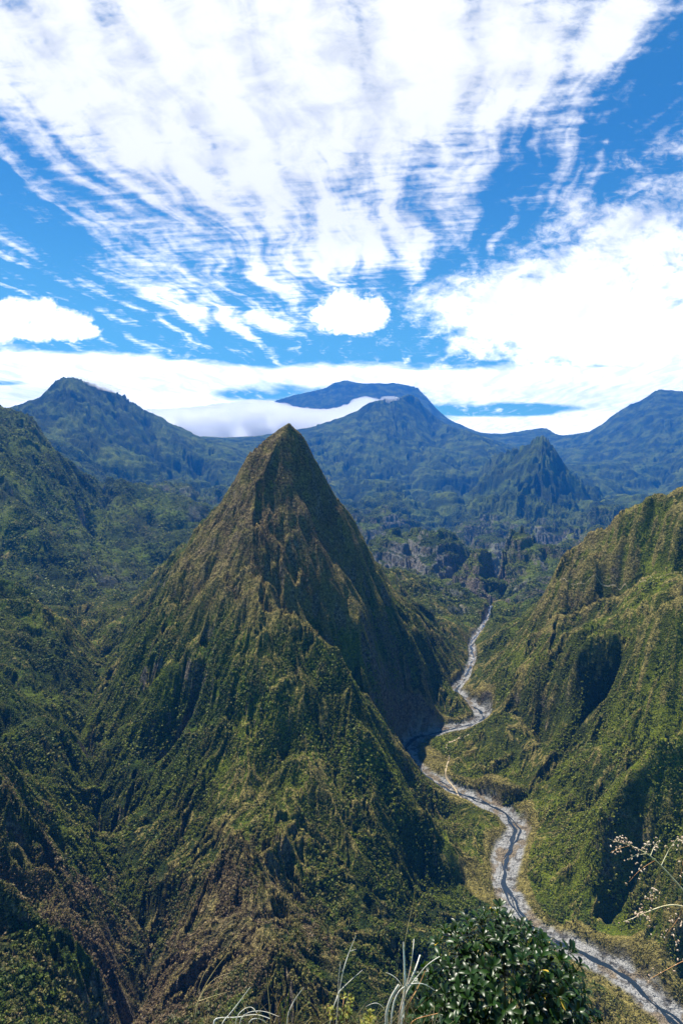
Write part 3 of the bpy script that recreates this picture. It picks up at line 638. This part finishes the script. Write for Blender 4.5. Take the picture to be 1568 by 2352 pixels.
t.l.new(t.mix(t.noise(t.new('ShaderNodeTexCoord').outputs['Object'], .6, 4, .6), (.26, .20, .12), (.44, .36, .24)), b.inputs['Base Color'])
ribbon('stream', RIVER, 3.4, .5, MW, 'water', wob=8, seed=3, wn=.8)
ribbon('stream', RIVER[:18], 2.0, .45, MW, 'water', wob=10, seed=9, wn=.9)
ribbon('stream', RIVER[:16], 1.6, .45, MW, 'water', wob=7, seed=23, wn=.9)
path = [cast(*p) for p in [(1076, 1688), (1050, 1697), (1029, 1706), (1023, 1716), (1034, 1732), (1030, 1748), (1024, 1765), (1022, 1783), (1034, 1800), (1046, 1815), (1058, 1834)]]
ribbon('footpath', path, 2.6, .5, MP, 'path', wob=.6, seed=4, wn=.15, step=1.5)
path = [cast(*p, y0=980) for p in [(1283, 1334), (1300, 1337), (1334, 1340), (1384, 1343), (1434, 1341), (1480, 1334), (1509, 1328), (1540, 1318), (1568, 1307)]]
ribbon('footpath', path, .55, .3, MP, 'path', wob=.3, seed=5, wn=.1, step=2.)

# ------------------------------------------------------------------ low clouds
MC = bpy.data.materials.new('cloud_vapour'); MC.use_nodes = True; t = NT(MC.node_tree); t.n.clear()
mo = t.new('ShaderNodeOutputMaterial'); vs = t.new('ShaderNodeVolumeScatter'); t.l.new(vs.outputs[0], mo.inputs['Volume'])
vs.inputs['Color'].default_value = (1, 1, 1, 1); vs.inputs['Density'].default_value = .005; vs.inputs['Anisotropy'].default_value = .72
import bmesh
_bm = bmesh.new(); bmesh.ops.create_icosphere(_bm, subdivisions=4, radius=1.0)
ICO = np.array([v.co[:] for v in _bm.verts]); ICF = np.array([[v.index for v in f.verts] for f in _bm.faces]); _bm.free()
def cloud(name, lobes, label, seed, vox=40.):
    r = np.random.default_rng(seed); V, Fc, Th = [], [], []
    for (c, rx, ry, rz, th_) in lobes:
        s1, s2 = r.random(2) * 50
        d = 1 + .28 * perlin(ICO[:, 0] * 1.8 + s1, ICO[:, 2] * 1.8 + ICO[:, 1] + s2, seed) + .14 * perlin(ICO[:, 0] * 4.5 + s1, ICO[:, 2] * 4.5 + ICO[:, 1] * 3 + s2, seed + 1)
        Fc.append(ICF + sum(len(v) for v in V)); V.append(ICO * d[:, None] * np.array([rx, ry, rz]) + np.array(c)); Th.append(np.full(len(ICO), th_))
    o = mesh_obj(name, np.concatenate(V), np.concatenate(Fc), MC)
    md = o.modifiers.new('fuse', 'REMESH'); md.mode = 'VOXEL'; md.voxel_size = vox; md.use_smooth_shade = True
    return tag(o, label, 'cloud', 'low clouds lying on the mountains')
r = np.random.default_rng(40)
tx = [230, 300, 380, 450, 520, 580, 625, 680, 740, 790, 820, 845, 862]; ty = [935, 940, 940, 935, 926, 918, 922, 936, 940, 935, 922, 910, 920]
bx_ = [230, 450, 615, 700, 780, 862]; by_ = [960, 1030, 1030, 1000, 985, 935]
lb = []
for px in np.arange(235, 860, 6.):
    top, bot = np.interp(px, tx, ty), np.interp(px, bx_, by_)
    for k in range(5):
        rad = (3.5 + 12 * r.random() ** 1.5) if k == 0 else 5 + 7 * r.random(); pyc = top + rad * .8 if k == 0 else top + rad * 1.5 + max(0, bot - top - rad) * r.random()
        Yc = 8250 + 160 * r.normal(); c = PW(px + 3 * r.normal(), pyc, Yc)
        kk = 1.0 if k == 0 else 1.7; lb.append((c, rad * 11.7 * 1.7 * kk, rad * 11.7 * 2.0 * kk, rad * 11.7 * .85 * kk, 1.))
cloud('cloud', lb, 'long white cloud bank in the gap behind the central peak', 41)
lb = [(PW(872 + 9 * i + 2 * r.normal(), 919 - 1.5 * i * (i < 4) + 2 * r.normal(), 7100), (55 + 25 * r.random()) * 2, 140, (26 + 14 * r.random()) * 2, .62) for i in range(4)]
cloud('cloud', lb, 'small white cloud scrap drifting just right of the cloud bank before the flat-topped mountain', 44, 18.)
lb = [(PW(172 + 11 * i + 3 * r.normal(), 869 + 3.4 * i + 2 * r.normal(), 4950), (60 + 25 * r.random()) * 1.73, 138, (16 + 8 * r.random()) * 1.6, .5) for i in range(9)]
cloud('cloud', lb, 'thin veil of cloud clinging to the summit of the left mountain', 46, 15.)

# ------------------------------------------------------------------ the cliff edge the viewer stands on
gu, gv_ = np.meshgrid(np.linspace(-1, 1, 121), np.r_[np.linspace(-6, 6, 90), np.linspace(6.3, 62, 90)])
ex = gu * (7 + np.maximum(gv_, 0) * .95); ey = gv_
def ledge_z(x, y):
    z = -1.65 - .62 * np.maximum(y, 0) - .03 * np.maximum(y, 0) ** 2 * (y < 6) - 0.0 * x
    z = np.where(y >= 6, -6.45 - (y - 6) * (90 - 6.45) / 52., z)
    return z + .10 * perlin(x * 1.3, y * 1.3, 61) + .05 * perlin(x * 5, y * 5, 62) + np.clip(y - 5, 0, 10) * .25 * perlin(x * .25, y * .25, 63)
ez = ledge_z(ex, ey); vi = np.arange(ex.size).reshape(ex.shape)
eq = np.stack([vi[:-1, :-1], vi[:-1, 1:], vi[1:, 1:], vi[1:, :-1]], -1).reshape(-1, 4)
o = mesh_obj('cliff_edge', np.stack([ex, ey, ez], -1).reshape(-1, 3), eq, MLAND, attrs={'dry': np.full(ex.size, .45), 'lush': np.full(ex.size, .3), 'rock': np.full(ex.size, .3), 'gravel': np.zeros(ex.size), 'brown': np.full(ex.size, .6)})
tag(o, kind='structure')

# ------------------------------------------------------------------ plants at the edge
def plain(name, a, b_, rough=.6, spec=.3, trans=0., attrn=None):
    m, t, b = principled(name, rough, spec); co = t.new('ShaderNodeTexCoord').outputs['Object']
    f_ = attr(t, attrn) if attrn else t.mr(t.noise(co, 25., 4, .6), .35, .65)
    c = t.mix(f_, a, b_); t.l.new(c, b.inputs['Base Color'])
    if trans:
        tr = t.new('ShaderNodeBsdfTranslucent'); t.l.new(c, tr.inputs['Color']); mx = t.new('ShaderNodeMixShader'); mx.inputs[0].default_value = trans
        t.l.new(b.outputs[0], mx.inputs[1]); t.l.new(tr.outputs[0], mx.inputs[2]); t.l.new(mx.outputs[0], t.n['Material Output'].inputs['Surface'])
    return m
M_BLEACH = plain('bleached_stalk', (.74, .68, .57), (.93, .90, .82), trans=.15); M_STRAW = plain('straw', (.42, .33, .14), (.62, .52, .28), trans=.2)
M_ORANGE = plain('rusty_stalk', (.25, .11, .04), (.55, .30, .12)); M_GRASS = plain('green_blade', (.10, .17, .03), (.25, .32, .06), trans=.3)
M_TWIG = plain('pale_twig', (.45, .40, .22), (.68, .62, .40)); M_POD = plain('seed_pod', (.45, .32, .22), (.72, .60, .48), trans=.3)
M_BARK = plain('bark', (.05, .04, .03), (.12, .10, .08)); M_YEL = plain('yellow_leaf', (.06, .10, .015), (.30, .28, .04), trans=.35)
def curve(pts, n=14):
    p = np.array(pts, float); k = np.arange(len(p)); t = np.linspace(0, len(p) - 1, max(n, 3 * len(p)))
    q = np.stack([np.interp(t, k, p[:, i]) for i in range(3)], 1)
    for _ in range(4): q[1:-1] = (q[:-2] + q[2:] + 2 * q[1:-1]) / 4
    return q
def tube(pts, r0, r1, flat=1.0, sides=6):
    q = curve(pts); d = np.gradient(q, axis=0); d /= np.linalg.norm(d, axis=1)[:, None] + 1e-9
    a = np.cross(d, [0.13, 1., .07]); a /= np.linalg.norm(a, axis=1)[:, None]; b_ = np.cross(d, a)
    rr = np.linspace(r0, r1, len(q))[:, None, None]; an = np.linspace(0, 2 * np.pi, sides, endpoint=False)[None, :, None]
    v = q[:, None] + rr * (np.cos(an) * a[:, None] + flat * np.sin(an) * b_[:, None])
    n = len(q); i = np.arange(n - 1)[:, None] * sides; j = np.arange(sides)[None]; j2 = (j + 1) % sides
    f = np.stack([i + j, i + j2, i + sides + j2, i + sides + j], -1).reshape(-1, 4)
    return v.reshape(-1, 3), f
def merge(lst):
    V, Fc, n = [], [], 0
    for v, f in lst: V.append(v); Fc.append(f + n); n += len(v)
    return np.concatenate(V), np.concatenate(Fc)
def plant(name, x, y, label, cat, group=None):
    o = bpy.data.objects.new(name, None); col.objects.link(o); o.location = (x, y, float(ledge_z(np.array(x), np.array(y)))); o.empty_display_size = .1
    return tag(o, label, cat, group)
def part(name, lst, mat, root, attrs=None):
    v, f = merge(lst); base_ = np.array(root.location if root.parent is None else root.parent.location)
    return mesh_obj(name, v - base_, f, mat, parent=root, attrs=attrs)
rr_ = random.Random(3)
def D3(pts, Yd, bow=.06):
    """a stem through the listed image pixel positions at distance Yd, leaning a little towards or away from the viewer"""
    n = len(pts); return [P(px, py, Yd + bow * math.sin(i * 1.7 + px) * .5) for i, (px, py) in enumerate(pts)]
def rooted(root, pts3):
    b = root.location; p0 = pts3[0]
    return [(b[0], b[1], b[2] - .02), ((b[0] + p0[0]) / 2, (b[1] + p0[1]) / 2, (b[2] + p0[2]) / 2)] + list(pts3)

# bleached stalks
k_ = 2.0
t0 = plant('dead_stalk_plant', P(905, 2520, k_)[0], k_, 'tallest clump of thick bleached dead stalks, at the left side of the leafy green bush', 'dead plant', 'dry plants at the cliff edge')
for pts, ra, rb, fl, mt, nm in [([(884, 2352), (888, 2318), (899, 2287), (916, 2262)], .0052, .0058, .6, M_BLEACH, 'broken_stalk'),
        ([(906, 2352), (929, 2287), (931, 2262), (928, 2210), (926, 2164)], .0055, .0034, 1, M_BLEACH, 'stalk'),
        ([(926, 2180), (932, 2150), (940, 2110), (950, 2070), (953, 2033)], .0022, .0008, 1, M_STRAW, 'stalk'),
        ([(922, 2320), (929, 2277), (941, 2230), (948, 2190), (950, 2157)], .0026, .0012, 1, M_BLEACH, 'stalk'),
        ([(921, 2320), (929, 2272), (950, 2240), (964, 2194)], .0042, .0034, .7, M_BLEACH, 'stalk'),
        ([(917, 2330), (930, 2277), (959, 2242), (979, 2215), (1009, 2197)], .0034, .0016, 1, M_BLEACH, 'stalk'),
        ([(891, 2340), (909, 2280), (930, 2264), (955, 2257), (978, 2260), (997, 2275)], .0046, .0016, .6, M_BLEACH, 'blade'),
        ([(931, 2290), (924, 2262), (904, 2240), (886, 2234)], .0018, .0012, 1, M_BLEACH, 'stalk'),
        ([(919, 2352), (940, 2300), (959, 2272), (976, 2230)], .0026, .0020, 1, M_ORANGE, 'stalk'),
        ([(926, 2350), (960, 2338), (1004, 2328)], .0030, .0014, 1, M_ORANGE, 'stalk'),
        ([(905, 2350), (925, 2300), (938, 2250), (944, 2215)], .0022, .0010, 1, M_ORANGE, 'stalk'),
        ([(900, 2352), (880, 2310), (862, 2300), (840, 2312)], .0016, .0006, 1, M_BLEACH, 'stalk')]:
    part(nm, [tube(rooted(t0, D3(pts, k_)), ra * .8, rb * .8, fl)], mt, t0)
k_ = 2.2
t0 = plant('dead_stalk_plant', P(765, 2520, k_)[0], k_, 'thin forked grey stalk standing alone between the grass and the bleached clump', 'dead plant', 'dry plants at the cliff edge')
for pts, ra, rb in [([(770, 2352), (778, 2283), (787, 2229), (800, 2190), (817, 2149)], .0028, .0008), ([(778, 2278), (800, 2256), (832, 2228)], .0014, .0006),
                    ([(775, 2300), (777, 2250), (782, 2208)], .0014, .0006), ([(787, 2232), (780, 2218)], .0010, .0006), ([(750, 2352), (770, 2303), (777, 2280)], .0018, .0012), ([(803, 2185), (818, 2180)], .0008, .0004)]:
    p = D3(pts, k_); part('stalk', [tube(rooted(t0, p) if pts[0][1] > 2345 else p, ra, rb)], M_BLEACH, t0)
k_ = 2.1
t0 = plant('grass_tuft', P(470, 2480, k_)[0], k_, 'slender straw grass leaning right, leftmost of the dry tufts along the bottom', 'grass', 'dry plants at the cliff edge')
for pts, ra, rb in [([(438, 2352), (458, 2287), (483, 2242), (505, 2212), (528, 2184)], .0024, .0006), ([(450, 2310), (470, 2270), (495, 2245), (530, 2234)], .0012, .0005), ([(436, 2352), (455, 2270), (470, 2230), (487, 2215)], .0012, .0004), ([(455, 2300), (490, 2288), (530, 2276)], .0010, .0004)]:
    p = D3(pts, k_); part('blade', [tube(rooted(t0, p) if pts[0][1] > 2345 else p, ra, rb)], M_STRAW, t0)
k_ = 1.9
t0 = plant('grass_tuft', P(560, 2500, k_)[0], k_, 'tuft of arching whitish blades bent over at the bottom edge', 'grass', 'dry plants at the cliff edge')
for pts, ra, rb, fl in [([(500, 2352), (516, 2344), (545, 2308), (575, 2267)], .0020, .0010, .6), ([(532, 2352), (549, 2324), (577, 2307), (590, 2326)], .0016, .0008, .6),
                        ([(487, 2352), (491, 2338), (520, 2337), (549, 2338), (586, 2326), (620, 2340)], .0030, .0014, .5), ([(560, 2352), (580, 2338), (600, 2340), (612, 2350)], .0024, .0014, .5), ([(540, 2352), (560, 2326), (600, 2318), (640, 2335)], .0016, .0008, .6)]:
    part('blade', [tube(rooted(t0, D3(pts, k_)), ra, rb, fl)], M_BLEACH, t0)
k_ = 2.0
t0 = plant('grass_tuft', P(640, 2500, k_)[0], k_, 'upright tuft of yellow and green blades, right of the arching whitish tuft', 'grass', 'dry plants at the cliff edge')
for pts, ra, rb, mt in [([(623, 2352), (617, 2290), (612, 2239)], .0034, .0012, M_STRAW), ([(655, 2352), (660, 2310), (664, 2272)], .0030, .0010, M_GRASS), ([(656, 2352), (662, 2325), (676, 2295), (698, 2268)], .0022, .0010, M_BLEACH),
                        ([(640, 2352), (634, 2322), (648, 2287)], .0024, .0010, M_ORANGE), ([(630, 2352), (642, 2310), (660, 2290)], .0018, .0008, M_GRASS), ([(648, 2352), (650, 2320), (645, 2300)], .0026, .0010, M_GRASS), ([(668, 2352), (690, 2318), (712, 2302)], .0018, .0008, M_STRAW)]:
    part('blade', [tube(rooted(t0, D3(pts, k_)), ra, rb, .5)], mt, t0)

rg = np.random.default_rng(5); BL = []
for i in range(230):
    k_ = 1.7 + .9 * rg.random(); px = 430 + 560 * rg.random() ** .8; tip = 2352 - 85 * rg.random() ** 2.2; dxp = rg.normal() * 55
    b0 = P(px, 2560, k_); b0 = (b0[0], k_, float(ledge_z(np.array(b0[0]), np.array(k_))) - .02)
    BL.append(tube([b0, P(px + dxp * .25, 2400, k_), P(px + dxp * .7, (2380 + tip) / 2, k_), P(px + dxp * 1.3, tip, k_ + .05 * rg.normal())], .0016, .0004, .5, 4))
v, f = merge(BL); tag(mesh_obj('dry_grass', v, f, plain('withered_grass', (.10, .08, .035), (.42, .34, .17), trans=.2)), kind='stuff')

def leaf(c, fwd, up, L_, W_, bend, fold, tone):
    """a spoon-shaped leaf: 5 stations, folded along the midrib"""
    side = np.cross(fwd, up); side /= np.linalg.norm(side) + 1e-9; up = np.cross(side, fwd)
    prof = [(0, .10), (.25, .45), (.55, .95), (.8, 1.0), (.95, .6), (1.03, .08)]; V = []
    for s_, w_ in prof:
        ang = bend * s_; p = c + fwd * (L_ * s_ * math.cos(ang * .5)) - up * (L_ * s_ * math.sin(ang * .5))
        V += [p - side * W_ * w_ * .5 + up * fold * W_ * w_ * .5, p, p + side * W_ * w_ * .5 + up * fold * W_ * w_ * .5]
    Fq = []
    for i in range(5): Fq += [[3 * i, 3 * i + 1, 3 * i + 4, 3 * i + 3], [3 * i + 1, 3 * i + 2, 3 * i + 5, 3 * i + 4]]
    return np.array(V), np.array(Fq)
# leafy bush
ML_, t, b = principled('glossy_leaf', .38, .45)
tn = attr(t, 'tone'); c = t.mix(t.mr(tn, 0, .8, smooth=False), (.003, .010, .002), (.018, .05, .006)); c = t.mix(t.mr(tn, .9955, .997), c, (.55, .38, .05))
t.l.new(c, b.inputs['Base Color']); b.inputs['Coat Weight'].default_value = .0; b.inputs['Coat Roughness'].default_value = .2
tr = t.new('ShaderNodeBsdfTranslucent'); t.l.new(t.mix(1.0, c, (1.6, 1.9, .7), 'MULTIPLY'), tr.inputs['Color']); mx = t.new('ShaderNodeMixShader'); mx.inputs[0].default_value = .22
t.l.new(b.outputs[0], mx.inputs[1]); t.l.new(tr.outputs[0], mx.inputs[2]); t.l.new(mx.outputs[0], t.n['Material Output'].inputs['Surface'])
k_ = 2.5; bc = np.array(P(1160, 2425, k_)); rad = np.array([.41, .40, .50])
t0 = plant('leafy_bush', float(bc[0]), k_ + .1, 'dark green bush with thick glossy spoon-shaped leaves in the lower right foreground', 'bush')
rg = np.random.default_rng(12); LV, TN, BR = [], [], []
for i in range(1500):
    d = rg.normal(size=3); d /= np.linalg.norm(d)
    if d[2] < -.55 or (d[1] > .75): continue
    lump = 1 + .10 * math.sin(d[0] * 7 + 1) * math.cos(d[2] * 6) + .05 * math.sin(d[0] * 17 + d[1] * 13)
    rr2 = (.35 + .67 * rg.random() ** .5) * lump; c0 = bc + d * rad * rr2
    ax = d * [1, 1, .8] + [0, -.1, .75] + rg.normal(size=3) * .25; ax /= np.linalg.norm(ax)
    if rr2 > .9 and len(BR) < 60: BR.append((c0, d))
    e1 = np.cross(ax, [.3, .8, .1]); e1 /= np.linalg.norm(e1); e2 = np.cross(ax, e1); n = rg.integers(5, 9); ph = rg.random() * 6.28
    for j in range(n):
        a = ph + j * 2.4; op = .35 + .75 * j / n + .15 * rg.random(); dr = (e1 * math.cos(a) + e2 * math.sin(a)) * math.sin(op) + ax * math.cos(op)
        v, f = leaf(c0 + ax * .012 * (n - j) / n, dr, ax, .040 * (.7 + .6 * rg.random()), .017 * (.8 + .4 * rg.random()), .3 + .9 * rg.random(), .25 + .4 * rg.random(), 0)
        LV.append((v, f)); TN.append(np.full(len(v), rg.random()))
part('leaves', LV, ML_, t0, {'tone': np.concatenate(TN)})
bb = np.array(t0.location)
part('trunk', [tube([bb - [0, 0, .05], bb * .5 + bc * .5 + [.02, 0, 0], bc + [0, 0, -.1]], .022, .014)], M_BARK, t0)
part('branch', [tube([bc + [0, 0, -.25] + d * .02, (bc + c0) / 2 + [0, 0, -.06], c0], .006, .002) for c0, d in BR], M_BARK, t0)
# weed with small yellow leaves
k_ = 2.15
def weed(px, pytop, label, nst, seed, spread, mat):
    t0 = plant('weed', P(px, 2500, k_)[0], k_, label, 'weed'); r = np.random.default_rng(seed); st, lv = [], []
    for i in range(nst):
        ex_ = px + spread * (r.random() - .5) * 2; ey_ = pytop + 40 * r.random()
        pts = rooted(t0, [P(px + (ex_ - px) * .5, 2350, k_), P(px + (ex_ - px) * .85, (2350 + ey_) / 2, k_), P(ex_, ey_, k_ + .08 * r.normal())]); st.append(tube(pts, .0016, .0006))
        q = curve(pts)
        for j in range(9):
            c0 = q[int(len(q) * (.55 + .44 * r.random()))]; d = r.normal(size=3) * [1, 1, .6] + [0, 0, .3]; d /= np.linalg.norm(d)
            lv.append(leaf(c0, d, np.array([0, -.3, 1.]), .010 + .010 * r.random(), .006 + .005 * r.random(), .6, .3, 0))
    part('stem', st, M_ORANGE, t0); part('leaves', lv, mat, t0)
weed(775, 2278, 'low weed with small yellow-green leaves at the foot of the forked grey stalk', 7, 5, 42, M_YEL)
weed(838, 2318, 'tiny yellow weed at the bottom edge, just left of the bleached stalk clump', 6, 8, 26, M_YEL)
# shrub with seed pods reaching in from the right
k_ = 2.6
t0 = plant('seed_pod_shrub', P(1680, 2500, k_)[0], k_, 'pale bare branches with tiny cream seed pods reaching in from the right edge', 'shrub')
hub = P(1660, 2190, k_)
TW = [([(1660, 2190), (1610, 2095), (1568, 2044), (1517, 1987), (1493, 1966), (1474, 1954), (1454, 1946), (1442, 1938), (1430, 1926)], .0042, .0009, M_TWIG),
      ([(1474, 1953), (1480, 1943), (1491, 1932)], .0012, .0006, M_TWIG), ([(1493, 1965), (1501, 1944), (1511, 1929)], .0014, .0007, M_TWIG), ([(1518, 1987), (1534, 1953), (1553, 1927)], .0018, .0009, M_TWIG),
      ([(1482, 1961), (1466, 1963), (1453, 1966), (1441, 1976)], .0012, .0006, M_TWIG), ([(1502, 1977), (1476, 1992), (1457, 2009), (1443, 2026)], .0014, .0006, M_ORANGE),
      ([(1442, 1943), (1419, 1949), (1401, 1958)], .0010, .0005, M_ORANGE), ([(1446, 1941), (1422, 1936), (1397, 1927)], .0010, .0005, M_TWIG), ([(1561, 2035), (1562, 2010), (1568, 1972), (1578, 1940)], .0016, .0008, M_ORANGE),
      ([(1660, 2190), (1610, 2100), (1568, 2080), (1539, 2077), (1515, 2083), (1491, 2092), (1471, 2100), (1452, 2110), (1430, 2117)], .0036, .0008, M_TWIG),
      ([(1660, 2190), (1610, 2190), (1565, 2208), (1534, 2225), (1492, 2248)], .0026, .0008, M_ORANGE),
      ([(1539, 2077), (1545, 2100), (1552, 2125)], .0008, .0004, M_ORANGE), ([(1515, 2083), (1509, 2068), (1496, 2062), (1478, 2064)], .0008, .0004, M_ORANGE), ([(1491, 2092), (1492, 2110), (1497, 2130)], .0008, .0004, M_ORANGE),
      ([(1568, 2080), (1558, 2110), (1535, 2138), (1520, 2160)], .0010, .0004, M_ORANGE), ([(1535, 2138), (1545, 2152), (1560, 2172)], .0007, .0004, M_ORANGE), ([(1515, 2083), (1505, 2052), (1502, 2038)], .0007, .0004, M_TWIG), ([(1553, 1927), (1575, 1932)], .001, .0006, M_TWIG)]
part('stem', [tube([tuple(t0.location), ((t0.location[0] + hub[0]) / 2 + .03, k_, (t0.location[2] + hub[2]) / 2), hub], .008, .005)], M_TWIG, t0)
pod_v = ICO[:, :] * [1, .45, .45]
_bm = bmesh.new(); bmesh.ops.create_icosphere(_bm, subdivisions=1, radius=1.0); IV1 = np.array([v.co[:] for v in _bm.verts]); IF1 = np.array([[v.index for v in f.verts] for f in _bm.faces]); _bm.free()
rg = np.random.default_rng(77); npod, rest = 0, []
for pts, ra, rb, mt in TW:
    p = D3(pts, k_, .04); br = part('branch', [tube(p, ra, rb)], mt, t0); q = curve(p); pods = []
    ln = len(pts); side_t = ln < 6
    for j in range(9 if side_t else 26):
        tt = (.35 + .65 * rg.random()) if side_t else (.62 + .38 * rg.random()); c0 = q[min(len(q) - 1, int(len(q) * tt))] + rg.normal(size=3) * [.011, .012, .010]
        a = rg.normal(size=3); a /= np.linalg.norm(a); b2 = np.cross(a, [0, .2, 1]); b2 /= np.linalg.norm(b2); c3 = np.cross(a, b2)
        s_ = .0042 + .0026 * rg.random(); pods.append((c0 + (IV1[:, :1] * a * 1.25 + IV1[:, 1:2] * b2 * .6 + IV1[:, 2:] * c3 * .6) * s_, IF1))
    for v, f in pods:
        if npod < 100: mesh_obj('seed_pod', v - np.array(t0.location), f, M_POD, parent=br); npod += 1
        else: rest.append((v, f))
v, f = merge(rest); tag(mesh_obj('seed_pods', v - np.array(t0.location), f, M_POD, parent=t0), kind='stuff')

#@@HAZE
hb = bpy.data.materials.new('haze_air'); hb.use_nodes = True; t = NT(hb.node_tree); t.n.clear()
ho = t.new('ShaderNodeOutputMaterial'); pv = t.new('ShaderNodeVolumePrincipled'); t.l.new(pv.outputs[0], ho.inputs['Volume'])
pv.inputs['Color'].default_value = (.024, .20, .70, 1); pv.inputs['Density'].default_value = 5.2e-5; pv.inputs['Anisotropy'].default_value = 0.0
x0, x1, y0, y1, z0, z1 = -17000, 17000, -60, 26500, -900, 3800
hv = [(x, y, z) for x in (x0, x1) for y in (y0, y1) for z in (z0, z1)]
hf = [(0, 1, 3, 2), (4, 6, 7, 5), (0, 4, 5, 1), (2, 3, 7, 6), (0, 2, 6, 4), (1, 5, 7, 3)]
tag(mesh_obj('haze', hv, hf, hb, smooth=False), kind='stuff')
